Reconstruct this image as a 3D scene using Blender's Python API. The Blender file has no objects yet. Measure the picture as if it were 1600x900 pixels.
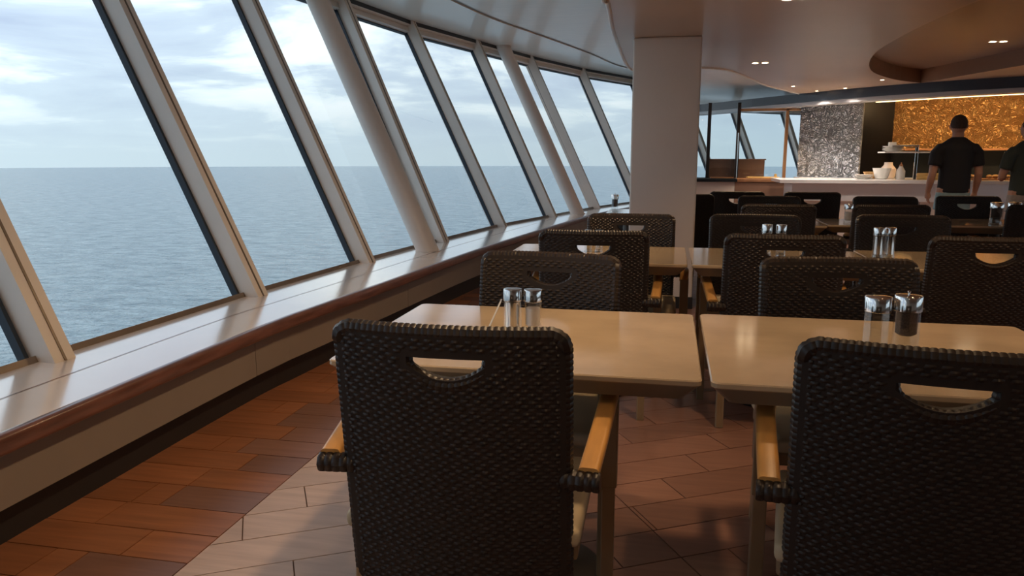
import bpy, bmesh, math, random
from mathutils import Vector, Matrix
C = bpy.context.scene
COL = C.collection
R = math.radians
random.seed(7)

# ------------------------------------------------------------------ camera
cam_d = bpy.data.cameras.new('camera')
cam = bpy.data.objects.new('camera', cam_d); COL.objects.link(cam)
FPX = 1190.0
PITCH = math.atan(207/FPX); YAW = math.atan(250*math.cos(PITCH)/FPX)
cam_d.sensor_width = 36; cam_d.lens = 36*FPX/1600
cam_d.clip_start = .05; cam_d.clip_end = 6000
cam.location = (0, 0, 1.27)
cam.rotation_euler = (math.pi/2-PITCH, 0, YAW)
C.camera = cam
C.view_settings.view_transform = 'Standard'
C.view_settings.look = 'None'
C.view_settings.exposure = 0.0
C.view_settings.gamma = 1
try: C.view_settings.use_curve_mapping = False
except Exception: pass

# ------------------------------------------------------------------ sky
W = bpy.data.worlds.new('overcast_sky'); C.world = W; W.use_nodes = True
nt = W.node_tree; nt.nodes.clear(); N = nt.nodes.new; K = nt.links.new
def wmath(op, a, b=None, clamp=False):
    m = N('ShaderNodeMath'); m.operation = op; m.use_clamp = clamp
    for i, v in enumerate((a, b)):
        if v is None: continue
        if isinstance(v, (int, float)): m.inputs[i].default_value = v
        else: K(v, m.inputs[i])
    return m.outputs[0]
tc = N('ShaderNodeTexCoord'); sp = N('ShaderNodeSeparateXYZ'); K(tc.outputs['Generated'], sp.inputs[0])
zc = wmath('ADD', wmath('MAXIMUM', sp.outputs[2], 0.0), .16)
cb = N('ShaderNodeCombineXYZ'); K(wmath('DIVIDE', sp.outputs[0], zc), cb.inputs[0]); K(wmath('DIVIDE', sp.outputs[1], zc), cb.inputs[1])
nz = N('ShaderNodeTexNoise'); nz.inputs['Scale'].default_value = .85; nz.inputs['Detail'].default_value = 7; nz.inputs['Roughness'].default_value = .55
nz.inputs['Distortion'].default_value = .35
K(cb.outputs[0], nz.inputs['Vector'])
cr = N('ShaderNodeValToRGB'); 
e = cr.color_ramp.elements
e[0].position = .38; e[0].color = (.43, .53, .69, 1)
e[1].position = .61; e[1].color = (1.05, 1.10, 1.10, 1)
x = cr.color_ramp.elements.new(.50); x.color = (.58, .70, .82, 1)
x = cr.color_ramp.elements.new(.545); x.color = (.84, .95, .99, 1)
# haze towards the horizon
hz = wmath('SUBTRACT', 1.0, wmath('MULTIPLY', wmath('MAXIMUM', sp.outputs[2], 0.0), 7.0, True), True)
mx = N('ShaderNodeMix'); mx.data_type = 'RGBA'; K(wmath('POWER', hz, 1.3), mx.inputs[0]); K(cr.outputs[0], mx.inputs[6]); mx.inputs[7].default_value = (.57, .70, .775, 1)
# veiled sun off to port: broad brighter sky on that side
dt = N('ShaderNodeVectorMath'); dt.operation = 'DOT_PRODUCT'; K(tc.outputs['Generated'], dt.inputs[0]); dt.inputs[1].default_value = Vector((-.84, .52, .16)).normalized()
glow = wmath('POWER', wmath('MAXIMUM', dt.outputs['Value'], 0.0), 9.0)
K(wmath('ADD', nz.outputs[0], wmath('MULTIPLY', wmath('SUBTRACT', glow, .35), .085)), cr.inputs[0])      # cloud is thinnest round the veiled sun
gl = wmath('ADD', wmath('ADD', .97, wmath('MULTIPLY', wmath('MAXIMUM', sp.outputs[2], 0.0), 1.1)), wmath('MULTIPLY', wmath('POWER', wmath('MAXIMUM', dt.outputs['Value'], 0.0), 6.0), .22))
vm = N('ShaderNodeVectorMath'); vm.operation = 'SCALE'; K(mx.outputs[2], vm.inputs[0]); K(gl, vm.inputs['Scale'])
bg = N('ShaderNodeBackground'); K(vm.outputs[0], bg.inputs[0]); bg.inputs[1].default_value = 1.07
wo = N('ShaderNodeOutputWorld'); K(bg.outputs[0], wo.inputs[0])

LAMP_W = 46.0          # one downlight
WARM = (1.0, .66, .36)

# ------------------------------------------------------------------ materials
def mat(name, col, rough=.5, metal=0, var=0.0, scale=8, bump=0.0, bscale=None, stretch=None, coat=0.0, spec=None, emit=None, estr=0, col2=None, detail=4):
    m = bpy.data.materials.new(name); m.use_nodes = True
    t = m.node_tree; b = t.nodes['Principled BSDF']
    b.inputs['Base Color'].default_value = (*col, 1); b.inputs['Roughness'].default_value = rough; b.inputs['Metallic'].default_value = metal
    if coat: b.inputs['Coat Weight'].default_value = coat; b.inputs['Coat Roughness'].default_value = .12
    if spec is not None: b.inputs['Specular IOR Level'].default_value = spec
    if emit: b.inputs['Emission Color'].default_value = (*emit, 1); b.inputs['Emission Strength'].default_value = estr
    if var or bump:
        tc = t.nodes.new('ShaderNodeTexCoord'); mp = t.nodes.new('ShaderNodeMapping'); t.links.new(tc.outputs['Object'], mp.inputs[0])
        if stretch: mp.inputs['Scale'].default_value = stretch
        n = t.nodes.new('ShaderNodeTexNoise'); n.inputs['Scale'].default_value = scale; n.inputs['Detail'].default_value = detail
        t.links.new(mp.outputs[0], n.inputs['Vector'])
        if var:
            r = t.nodes.new('ShaderNodeValToRGB'); t.links.new(n.outputs[0], r.inputs[0])
            c2 = col2 or tuple(c*(1-var) for c in col)
            r.color_ramp.elements[0].position = .3; r.color_ramp.elements[0].color = (*c2, 1)
            r.color_ramp.elements[1].position = .7; r.color_ramp.elements[1].color = (*[min(1, c*(1+var*.5)) for c in col], 1)
            t.links.new(r.outputs[0], b.inputs['Base Color'])
        if bump:
            n2 = n
            if bscale:
                n2 = t.nodes.new('ShaderNodeTexNoise'); n2.inputs['Scale'].default_value = bscale; n2.inputs['Detail'].default_value = 3
                t.links.new(mp.outputs[0], n2.inputs['Vector'])
            bp = t.nodes.new('ShaderNodeBump'); bp.inputs['Strength'].default_value = bump; bp.inputs['Distance'].default_value = .01
            t.links.new(n2.outputs[0], bp.inputs['Height']); t.links.new(bp.outputs[0], b.inputs['Normal'])
    return m
M = {}
M['ceil_white'] = mat('ceiling_white', (.95, .82, .71), .34, var=.06, coat=.35, scale=3, bump=.5, bscale=3.0, stretch=(1.2, 9, 1))
M['ceil_band'] = mat('ceiling_band', (.95, .83, .72), .30, coat=.35)
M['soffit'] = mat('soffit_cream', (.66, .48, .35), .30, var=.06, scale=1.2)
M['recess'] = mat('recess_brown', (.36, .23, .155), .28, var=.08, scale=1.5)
M['lip'] = mat('soffit_lip', (.86, .82, .78), .4)
M['frame'] = mat('painted_frame', (.84, .75, .67), .42, var=.05, scale=4)
M['gasket'] = mat('black_gasket', (.02, .03, .045), .5)
M['sillrail'] = mat('bronze_rail', (.22, .17, .13), .35, metal=.35, var=.15, scale=6)
M['column'] = mat('column_white', (.84, .74, .67), .38)
M['pillar'] = mat('pillar_cream', (.92, .82, .74), .5, var=.05, scale=1.5)
M['shelf'] = mat('shelf_laminate', (.92, .80, .72), .15, var=.05, scale=2.5, coat=1.0)
M['mahogany'] = mat('mahogany', (.20, .085, .062), .30, var=.45, scale=6, stretch=(6, .7, 6), coat=.25)
M['panelwall'] = mat('wall_panel', (.30, .25, .215), .5, var=.08, scale=2)
M['kick'] = mat('kick_dark', (.022, .020, .020), .5)
M['dark'] = mat('dark_gap', (.015, .013, .012), .6)
M['wicker'] = mat('dark_wicker', (.025, .0155, .0115), .42, var=.5, scale=60, coat=.0)
M['wicker_core'] = mat('wicker_core', (.019, .012, .009), .6)
M['armwood'] = mat('lacquered_arm', (.66, .34, .10), .28, var=.15, scale=5, stretch=(8, 1, 8), coat=.2)
M['leg'] = mat('bronze_leg', (.30, .21, .12), .38, metal=.25, var=.12, scale=8)
M['seat'] = mat('seat_cushion', (.50, .40, .26), .55, var=.06, scale=8)
M['stone'] = mat('table_stone', (.60, .455, .30), .12, var=.16, scale=5, coat=.6, detail=6)
M['skirt'] = mat('table_skirt', (.27, .205, .15), .38, var=.12, scale=6)
M['steel'] = mat('dark_steel', (.10, .09, .08), .4, metal=.7)
M['chrome'] = mat('chrome', (.80, .79, .78), .10, metal=1)
M['salt'] = mat('salt_fill', (.72, .69, .65), .7)
M['pepper'] = mat('pepper_fill', (.07, .045, .035), .8, var=.6, scale=300)
M['grout'] = mat('grout', (.17, .105, .075), .75)
M['fascia'] = mat('fascia_navy', (.030, .036, .055), .28)
M['fascia_strip'] = mat('fascia_strip', (.62, .62, .64), .35)
M['counter'] = mat('counter_top', (.78, .76, .74), .2)
M['apron'] = mat('counter_apron', (.88, .87, .87), .28, metal=.3)
M['beige'] = mat('beige_panel', (.74, .63, .54), .45, var=.05, scale=3)
M['brownpanel'] = mat('brown_panel', (.27, .15, .10), .35, var=.12, scale=4)
M['post'] = mat('post_dark', (.035, .030, .032), .35, metal=.3)
M['copper'] = mat('copper_rail', (.50, .28, .14), .3, metal=.6)
M['black'] = mat('black_gloss', (.006, .004, .003), .30, spec=.08)
M['slate'] = mat('slate_back', (.020, .023, .026), .7, spec=.08)
M['white'] = mat('white_ceramic', (.72, .70, .66), .25)
M['bread'] = mat('bread', (.55, .33, .13), .7, var=.3, scale=30)
M['cheese'] = mat('cheese', (.75, .50, .18), .5)
M['board'] = mat('board_wood', (.35, .16, .07), .5, var=.2, scale=10)
M['lamp_lens'] = mat('lamp_lens', (1, .9, .7), .4, emit=(1, .78, .5), estr=30)
M['led'] = mat('led_strip', (1, .8, .5), .4, emit=(1, .66, .26), estr=5)
M['skin'] = mat('skin', (.42, .22, .15), .5, var=.06, scale=6)
M['shirt_black'] = mat('shirt_black', (.004, .004, .008), .8)
M['shirt_green'] = mat('shirt_green', (.028, .040, .036), .8)
M['shorts_blue'] = mat('shorts_blue', (.20, .30, .34), .8, var=.15, scale=12)
M['shorts_grey'] = mat('shorts_grey', (.26, .23, .22), .8, var=.15, scale=12)
M['hair'] = mat('hair', (.060, .036, .024), .75, var=.4, scale=60)
M['shoe'] = mat('shoe', (.05, .04, .04), .6)

def tile_mat(name, col, col2):
    m = bpy.data.materials.new(name); m.use_nodes = True; t = m.node_tree; b = t.nodes['Principled BSDF']
    nn = t.nodes.new; l = t.links.new
    tc = nn('ShaderNodeTexCoord'); mp = nn('ShaderNodeMapping'); mp.inputs['Rotation'].default_value = (0, 0, R(-30)); mp.inputs['Scale'].default_value = (1, 12, 1)
    l(tc.outputs['Object'], mp.inputs[0])
    n = nn('ShaderNodeTexNoise'); n.inputs['Scale'].default_value = 3; n.inputs['Detail'].default_value = 5; l(mp.outputs[0], n.inputs[0])
    r = nn('ShaderNodeValToRGB'); r.color_ramp.elements[0].position = .3; r.color_ramp.elements[1].position = .75
    r.color_ramp.elements[0].color = (*col2, 1); r.color_ramp.elements[1].color = (*col, 1); l(n.outputs[0], r.inputs[0])
    at = nn('ShaderNodeAttribute'); at.attribute_name = 'tone'
    hv = nn('ShaderNodeHueSaturation'); l(r.outputs[0], hv.inputs['Color']); l(at.outputs['Fac'], hv.inputs['Value'])
    l(hv.outputs[0], b.inputs['Base Color']); b.inputs['Roughness'].default_value = .34
    return m
M['tile_red'] = tile_mat('floor_tile_red', (.50, .205, .095), (.34, .135, .062))
M['tile_mauve'] = tile_mat('floor_tile_mauve', (.31, .158, .112), (.225, .112, .080))
M['tile_light'] = tile_mat('floor_tile_light', (.68, .50, .41), (.54, .385, .31))

def relief(name, col, metal, rough, scale, strength):
    m = bpy.data.materials.new(name); m.use_nodes = True; t = m.node_tree; b = t.nodes['Principled BSDF']
    nn = t.nodes.new; l = t.links.new
    tc = nn('ShaderNodeTexCoord')
    v = nn('ShaderNodeTexNoise'); v.inputs['Scale'].default_value = scale; v.inputs['Detail'].default_value = 1.0; v.inputs['Distortion'].default_value = 1.6
    l(tc.outputs['Object'], v.inputs['Vector'])
    mt = nn('ShaderNodeMath'); mt.operation = 'PINGPONG'; mt.inputs[1].default_value = .06; l(v.outputs[0], mt.inputs[0])
    m2 = nn('ShaderNodeMath'); m2.operation = 'MULTIPLY'; m2.inputs[1].default_value = 16; l(mt.outputs[0], m2.inputs[0])
    bp = nn('ShaderNodeBump'); bp.inputs['Strength'].default_value = strength; bp.inputs['Distance'].default_value = .02
    l(m2.outputs[0], bp.inputs['Height']); l(bp.outputs[0], b.inputs['Normal'])
    b.inputs['Base Color'].default_value = (*col, 1); b.inputs['Metallic'].default_value = metal; b.inputs['Roughness'].default_value = rough
    return m
M['pewter'] = relief('pewter_relief', (.80, .84, .92), .15, .42, 10, 1.6)
M['gold'] = relief('gold_relief', (.60, .37, .15), .7, .38, 9, 1.6)

def glass_mat(name, tint, gloss=.045, rough=.0):
    m = bpy.data.materials.new(name); m.use_nodes = True; t = m.node_tree; t.nodes.clear(); nn = t.nodes.new; l = t.links.new
    tr = nn('ShaderNodeBsdfTransparent'); tr.inputs[0].default_value = (*tint, 1)
    g = nn('ShaderNodeBsdfGlossy'); g.inputs['Roughness'].default_value = rough; g.inputs['Color'].default_value = (1, 1, 1, 1)
    f = nn('ShaderNodeLayerWeight'); f.inputs[0].default_value = .5      # facing: same from both sides of a thin sheet
    pw = nn('ShaderNodeMath'); pw.operation = 'POWER'; pw.inputs[1].default_value = 4.0; l(f.outputs['Facing'], pw.inputs[0])
    mu = nn('ShaderNodeMath'); mu.operation = 'MULTIPLY_ADD'; mu.inputs[1].default_value = .6; mu.inputs[2].default_value = gloss; l(pw.outputs[0], mu.inputs[0]); mu.use_clamp = True
    mi = nn('ShaderNodeMixShader'); l(mu.outputs[0], mi.inputs[0]); l(tr.outputs[0], mi.inputs[1]); l(g.outputs[0], mi.inputs[2])
    o = nn('ShaderNodeOutputMaterial'); l(mi.outputs[0], o.inputs[0])
    return m
M['pane'] = glass_mat('window_glass', (.96, .985, .99), .045)
M['jar'] = glass_mat('jar_glass', (.93, .94, .94), .10)

def sea_mat():
    m = bpy.data.materials.new('sea_water'); m.use_nodes = True; t = m.node_tree; b = t.nodes['Principled BSDF']; nn = t.nodes.new; l = t.links.new
    b.inputs['Base Color'].default_value = (.27, .345, .375, 1); b.inputs['Roughness'].default_value = .22; b.inputs['IOR'].default_value = 1.33
    tc = nn('ShaderNodeTexCoord'); hs = []
    mp = nn('ShaderNodeMapping'); mp.inputs['Rotation'].default_value = (0, 0, R(58)); mp.inputs['Scale'].default_value = (1, 2.4, 1); l(tc.outputs['Object'], mp.inputs[0])
    cn = nn('ShaderNodeTexNoise'); cn.inputs['Scale'].default_value = .11; cn.inputs['Detail'].default_value = 8; cn.inputs['Roughness'].default_value = .62; l(mp.outputs[0], cn.inputs[0])
    rr = nn('ShaderNodeValToRGB'); rr.color_ramp.elements[0].position = .36; rr.color_ramp.elements[0].color = (.17, .235, .27, 1); rr.color_ramp.elements[1].position = .66; rr.color_ramp.elements[1].color = (.36, .44, .465, 1)
    l(cn.outputs[0], rr.inputs[0]); l(rr.outputs[0], b.inputs['Base Color'])
    for sc, st, am in ((.045, (1, 1.8, 1), 2.2), (.16, (1, 1.9, 1), 1.0), (.6, (1, 1.6, 1), .8)):
        mp = nn('ShaderNodeMapping'); mp.inputs['Rotation'].default_value = (0, 0, R(58)); mp.inputs['Scale'].default_value = st; l(tc.outputs['Object'], mp.inputs[0])
        n = nn('ShaderNodeTexNoise'); n.inputs['Scale'].default_value = sc; n.inputs['Detail'].default_value = 5; n.inputs['Distortion'].default_value = .5; l(mp.outputs[0], n.inputs[0])
        mm = nn('ShaderNodeMath'); mm.operation = 'MULTIPLY'; mm.inputs[1].default_value = am; l(n.outputs[0], mm.inputs[0]); hs.append(mm)
    a = nn('ShaderNodeMath'); l(hs[0].outputs[0], a.inputs[0]); l(hs[1].outputs[0], a.inputs[1])
    a2 = nn('ShaderNodeMath'); l(a.outputs[0], a2.inputs[0]); l(hs[2].outputs[0], a2.inputs[1])
    bp = nn('ShaderNodeBump'); bp.inputs['Strength'].default_value = 1.0; bp.inputs['Distance'].default_value = 2.8; l(a2.outputs[0], bp.inputs['Height']); l(bp.outputs[0], b.inputs['Normal'])
    return m
M['sea'] = sea_mat()

# ------------------------------------------------------------------ helpers
def link(name, me, parent=None):
    o = bpy.data.objects.new(name, me); COL.objects.link(o)
    if parent is not None: o.parent = parent
    return o
def obj(name, bm, m, parent=None, smooth=False):
    bmesh.ops.recalc_face_normals(bm, faces=bm.faces[:])
    if smooth:
        for f in bm.faces: f.smooth = True
    me = bpy.data.meshes.new(name); bm.to_mesh(me); bm.free()
    me.materials.append(M[m] if isinstance(m, str) else m)
    if smooth:
        try: me.set_sharp_from_angle(angle=R(40))
        except Exception: pass
    return link(name, me, parent)
def tag(o, label=None, cat=None, group=None, kind=None):
    if label: o['label'] = label
    if cat: o['category'] = cat
    if group: o['group'] = group
    if kind: o['kind'] = kind
    return o
def empty(name, loc, rz=0, label=None, cat=None, group=None):
    o = bpy.data.objects.new(name, None); COL.objects.link(o); o.location = loc; o.rotation_euler = (0, 0, rz)
    o.empty_display_size = .1
    return tag(o, label, cat, group)
def struct(name, bm, m, parent=None, label=None, smooth=False):
    o = obj(name, bm, m, parent, smooth)
    if parent is None: o['kind'] = 'structure'
    if label: o['label'] = label
    return o
def copy_tree(o, parent=None):
    c = o.copy(); COL.objects.link(c)
    if parent is not None: c.parent = parent
    for ch in list(o.children): copy_tree(ch, c)
    return c
def BM(): return bmesh.new()
def box(bm, lo, hi, mtx=None, bevel=0, seg=2):
    c = [(a+b)/2 for a, b in zip(lo, hi)]; s = [abs(b-a) for a, b in zip(lo, hi)]
    r = bmesh.ops.create_cube(bm, size=1, matrix=Matrix.Translation(c) @ Matrix.Diagonal((*s, 1)))
    vs = r['verts']
    if bevel:
        ed = list({e for v in vs for e in v.link_edges})
        rr = bmesh.ops.bevel(bm, geom=ed, offset=bevel, segments=seg, affect='EDGES', profile=.5)
        vs = list({v for f in rr['faces'] for v in f.verts} | {v for v in vs if v.is_valid})
    if mtx is not None: bmesh.ops.transform(bm, matrix=mtx, verts=vs)
    return vs
def lathe(bm, prof, seg=24, loc=(0, 0, 0), cap=True):
    rings = []
    for r, z in prof:
        rings.append([bm.verts.new((loc[0]+r*math.cos(2*math.pi*i/seg), loc[1]+r*math.sin(2*math.pi*i/seg), loc[2]+z)) for i in range(seg)])
    for a, b in zip(rings, rings[1:]):
        for i in range(seg): bm.faces.new((a[i], a[(i+1) % seg], b[(i+1) % seg], b[i]))
    if cap:
        if prof[0][0] > 1e-5: bm.faces.new(rings[0][::-1])
        if prof[-1][0] > 1e-5: bm.faces.new(rings[-1])
def sweep(bm, path, sect, up=Vector((0, 0, 1)), cap=True, closed=False):
    """sect: list of (a,b): a across, b along up"""
    path = [Vector(p) for p in path]; n = len(path); rings = []
    for i, p in enumerate(path):
        if closed: d = path[(i+1) % n]-path[i-1]
        else: d = path[min(i+1, n-1)]-path[max(i-1, 0)]
        d.normalize(); s = d.cross(up)
        if s.length < 1e-4: s = Vector((1, 0, 0))
        s.normalize(); u = s.cross(d).normalized()
        sc = sect(i) if callable(sect) else sect
        rings.append([bm.verts.new(p+s*a+u*b) for a, b in sc])
    k = len(rings[0])
    for i in range(n if closed else n-1):
        A, B = rings[i], rings[(i+1) % n]
        for j in range(k): bm.faces.new((A[j], A[(j+1) % k], B[(j+1) % k], B[j]))
    if cap and not closed: bm.faces.new(rings[0][::-1]); bm.faces.new(rings[-1])
def rsect(w, h, r=.25, k=2):
    r = min(w, h)*r; out = []
    for cx, cy, a0 in ((w/2-r, h/2-r, 0), (-w/2+r, h/2-r, 90), (-w/2+r, -h/2+r, 180), (w/2-r, -h/2+r, 270)):
        for i in range(k+1):
            a = R(a0+90*i/k); out.append((cx+r*math.cos(a), cy+r*math.sin(a)))
    return out
def circ(r, n=12): return [(r*math.cos(2*math.pi*i/n), r*math.sin(2*math.pi*i/n)) for i in range(n)]
def prism(bm, pts, z0, z1):
    b = [bm.verts.new((p[0], p[1], z0)) for p in pts]; t = [bm.verts.new((p[0], p[1], z1)) for p in pts]
    bm.faces.new(b[::-1]); bm.faces.new(t); n = len(pts)
    for i in range(n): bm.faces.new((b[i], b[(i+1) % n], t[(i+1) % n], t[i]))
def strip(bm, A, B):
    a = [bm.verts.new(p) for p in A]; b = [bm.verts.new(p) for p in B]
    for i in range(len(a)-1): bm.faces.new((a[i], a[i+1], b[i+1], b[i]))
def tube_between(bm, p, q, w, h=None):
    sweep(bm, [p, q], rsect(w, h or w, .15, 1))
def catmull(pts, k=6):
    pts = [Vector(p) for p in pts]; P = [pts[0]*2-pts[1]]+pts+[pts[-1]*2-pts[-2]]; out = []
    for i in range(1, len(P)-2):
        for j in range(k):
            t = j/k; a, b, c, d = P[i-1:i+3]
            out.append(.5*((2*b)+(c-a)*t+(2*a-5*b+4*c-d)*t*t+(-a+3*b-3*c+d)*t**3))
    out.append(pts[-1]); return out

# ------------------------------------------------------------------ window wall plan
ZS = .425; ZH = 2.80
base = [(-2.47, -5.0), (-2.47, -3.45), (-2.47, -1.92), (-2.47, -.40), (-2.47, 1.12), (-2.47, 2.65), (-2.43, 4.18), (-2.33, 5.70), (-2.17, 7.24),
        (-1.94, 8.98), (-1.56, 10.55), (-1.12, 12.45), (-.52, 14.2), (.22, 15.8), (1.10, 17.3), (2.15, 18.7), (3.35, 19.9), (4.75, 20.8), (6.3, 21.3), (7.9, 21.5), (9.5, 21.5)]
base = [Vector((a, b, ZS)) for a, b in base]
# outward lean of each mullion head
def camray(px, py):
    fw = Vector((-math.sin(YAW)*math.cos(PITCH), math.cos(YAW)*math.cos(PITCH), -math.sin(PITCH)))
    rt = Vector((math.cos(YAW), math.sin(YAW), 0)); up = rt.cross(fw)
    return fw+rt*((px-800)/FPX)-up*((py-450)/FPX)
LEAN = 1.12
lean_dir = {5: 4, 6: 3, 7: 6, 8: 14, 9: 3, 10: 6, 11: 2, 12: 10}
norm = []
for i, b in enumerate(base):
    d = base[min(i+1, len(base)-1)]-base[max(i-1, 0)]; d.z = 0; d.normalize()
    n = Vector((-d.y, d.x, 0)); norm.append(n)
lean_v = []
for i, n in enumerate(norm):
    if i in lean_dir: a = R(lean_dir[i]); lean_v.append(Vector((-math.cos(a), math.sin(a), 0)))
    else: lean_v.append(n)
def head(i, z=ZH): return Vector((base[i].x, base[i].y, 0))+lean_v[i]*(LEAN*(z-ZS)/(ZH-ZS))+Vector((0, 0, z))
NB = len(base)
rail_pts = [(-1.98, -5), (-1.98, 1), (-1.98, 3.3), (-1.94, 3.97), (-1.87, 4.75), (-1.77, 6.0), (-1.68, 6.9), (-1.52, 8.2), (-1.27, 10.0), (-1.12, 11.0), (-.72, 12.6)]
for i in range(12, NB): p = base[i]-norm[i]*.45; rail_pts.append((p.x, p.y))
def offset(pts, d):
    out = []
    for i, p in enumerate(pts):
        a = Vector(pts[max(i-1, 0)]); b = Vector(pts[min(i+1, len(pts)-1)]); t = (b-a).normalized(); out.append((p[0]-t.y*d, p[1]+t.x*d))
    return out
rail = [(v.x, v.y) for v in catmull([(a, b, 0) for a, b in rail_pts], 4)]

# ------------------------------------------------------------------ floor
bm = BM(); prism(bm, [(-2.6, -5), (9.5, -5), (9.5, 21.6), (3, 21.6), (-1.2, 15), (-2.6, 8)], -.12, -.006)
floor = struct('floor', bm, 'grout', label='tiled restaurant floor in red-brown and pale wood-look tiles')
def clip(poly, nx, ny, c):   # keep nx*x+ny*y<=c
    out = []
    for i in range(len(poly)):
        p, q = poly[i-1], poly[i]; dp = nx*p[0]+ny*p[1]-c; dq = nx*q[0]+ny*q[1]-c
        if (dp <= 0) != (dq <= 0):
            t = dp/(dp-dq); out.append((p[0]+(q[0]-p[0])*t, p[1]+(q[1]-p[1])*t))
        if dq <= 0: out.append(q)
    return out
def area(p): return abs(sum(p[i-1][0]*p[i][1]-p[i][0]*p[i-1][1] for i in range(len(p))))/2
G = .0022
def inset_rect(x0, x1, y0, y1): return [(x0+G, y0+G), (x1-G, y0+G), (x1-G, y1-G), (x0+G, y1-G)]
pieces = []; rest = {}
def add_piece(name, poly, m, near):
    if len(poly) < 3 or area(poly) < .0015: return
    tone = random.uniform(.82, 1.12)
    if near:
        b = BM(); prism(b, poly, -.010, random.uniform(-.0004, .0004))
        o = obj(name, b, m, floor); o['tone'] = tone
        o.data.attributes.new('tone', 'FLOAT', 'POINT').data.foreach_set('value', [tone]*len(o.data.vertices)); del o['tone']
        pieces.append(o)
    else: rest.setdefault(m, []).append((poly, tone))
y = -1.3; row = 0
wallx = -2.17
while y < 13:
    jn = random.choice((-1.94, -1.81, -1.70)); xs = [wallx, jn, -1.455]
    if row % 3 == 0: xs = [wallx, -1.93, -1.81, -1.455]
    for a, b2 in zip(xs, xs[1:]):
        add_piece('floor_tile', inset_rect(a, b2, y, y+.172), 'tile_red' if (a+b2)/2 < -1.75 else ('tile_red' if random.random() < .4 else 'tile_mauve'), 1.7 < y < 5.6)
    y += .172; row += 1
ca, sa = math.cos(R(30)), math.sin(R(30)); PW, PL = .186, .60
bn = (sa*math.sqrt(1), 0)
def rot(u, v): return (u*ca-v*sa, u*sa+v*ca)
# offset so that row joints pass through (-1.48, 2.07)
v0 = -(-1.48)*sa+2.07*ca; v0 = v0 % PW
bx, by = math.cos(R(30)), math.sin(R(30))      # normal of the dividing line (line runs at -60 deg)
bc = -.15*bx+2.71*by
def in_area(p, x0, x1, y0, y1): cx = sum(q[0] for q in p)/len(p); cy = sum(q[1] for q in p)/len(p); return x0 < cx < x1 and y0 < cy < y1
for r_ in range(-30, 70):
    off = (r_*.37) % 1*PL
    for c_ in range(-8, 26):
        u = c_*PL+off; v = v0+r_*PW
        P = [rot(u+G, v+G), rot(u+PL-G, v+G), rot(u+PL-G, v+PW-G), rot(u+G, v+PW-G)]
        cx, cy = rot(u+PL/2, v+PW/2)
        if not (-2.4 < cx < 7.2 and -1.6 < cy < 13.2): continue
        P = clip(P, -1, 0, 1.455-G); 
        if len(P) < 3: continue
        A_ = clip(P, bx, by, bc-G); B_ = clip(P, -bx, -by, -bc-G)
        for poly, m in ((A_, 'tile_light' if cx < -.62 and cy < 4.2 else 'tile_mauve'), (B_, 'tile_mauve' if random.random() < 2 else 'tile_red')):
            if len(poly) >= 3: add_piece('floor_plank', poly, m, in_area(poly, -1.5, 1.5, 1.7, 4.9))
for m, lst in rest.items():
    b = BM(); tones = []
    for poly, tone in lst:
        prism(b, poly, -.010, 0.0); tones += [tone]*(2*len(poly))
    o = obj('floor_planks_beyond', b, m, floor); o['kind'] = 'stuff'
    o.data.attributes.new('tone', 'FLOAT', 'POINT').data.foreach_set('value', tones)

# ------------------------------------------------------------------ left wall: panel, kick, shelf, rail
def wall_strip(name, pts, z0, z1, thick, m, parent=None, label=None):
    b = BM(); P = offset(pts, thick)
    k = len(pts)
    lo = [b.verts.new((p[0], p[1], z0)) for p in pts]; hi = [b.verts.new((p[0], p[1], z1)) for p in pts]
    lo2 = [b.verts.new((p[0], p[1], z0)) for p in P]; hi2 = [b.verts.new((p[0], p[1], z1)) for p in P]
    for i in range(k-1):
        b.faces.new((lo[i], lo[i+1], hi[i+1], hi[i])); b.faces.new((hi[i], hi[i+1], hi2[i+1], hi2[i]))
        b.faces.new((hi2[i], hi2[i+1], lo2[i+1], lo2[i])); b.faces.new((lo2[i], lo2[i+1], lo[i+1], lo[i]))
    b.faces.new((lo[0], hi[0], hi2[0], lo2[0])); b.faces.new((lo[-1], lo2[-1], hi2[-1], hi[-1]))
    return struct(name, b, m, parent, label)
wl = wall_strip('wall_left', offset(rail, .15), -.05, ZS-.03, .30, 'kick', label='low window wall with recessed dark foot')
# wall panels hung on it, one by one
def along(pts, s0, s1, n=6):
    L = [0]
    for a, b in zip(pts, pts[1:]): L.append(L[-1]+math.dist(a, b))
    out = []
    for k in range(n+1):
        s = s0+(s1-s0)*k/n
        for i in range(len(L)-1):
            if L[i] <= s <= L[i+1] or i == len(L)-2:
                t = (s-L[i])/(L[i+1]-L[i]); out.append((pts[i][0]+(pts[i+1][0]-pts[i][0])*t, pts[i][1]+(pts[i+1][1]-pts[i][1])*t)); break
    return out, L[-1]
pcurve = offset(rail, .07); _, PLN = along(pcurve, 0, 1)
s = .0; s = (3.43+5) % 1.9
prev = 0
while prev < PLN-.2:
    nx_ = min(s if prev == 0 else prev+1.9, PLN)
    pts, _ = along(pcurve, prev+.002, nx_-.002)
    wall_strip('wall_panel', pts, .155, ZS-.045, .085, 'panelwall', wl)
    prev = nx_
# small access plate on the panel
b = BM(); box(b, (-2.056, 3.47, .27), (-2.047, 3.62, .345), bevel=.003); box(b, (-2.049, 3.49, .285), (-2.045, 3.60, .33)); obj('socket_plate', b, 'panelwall', wl)
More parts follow.
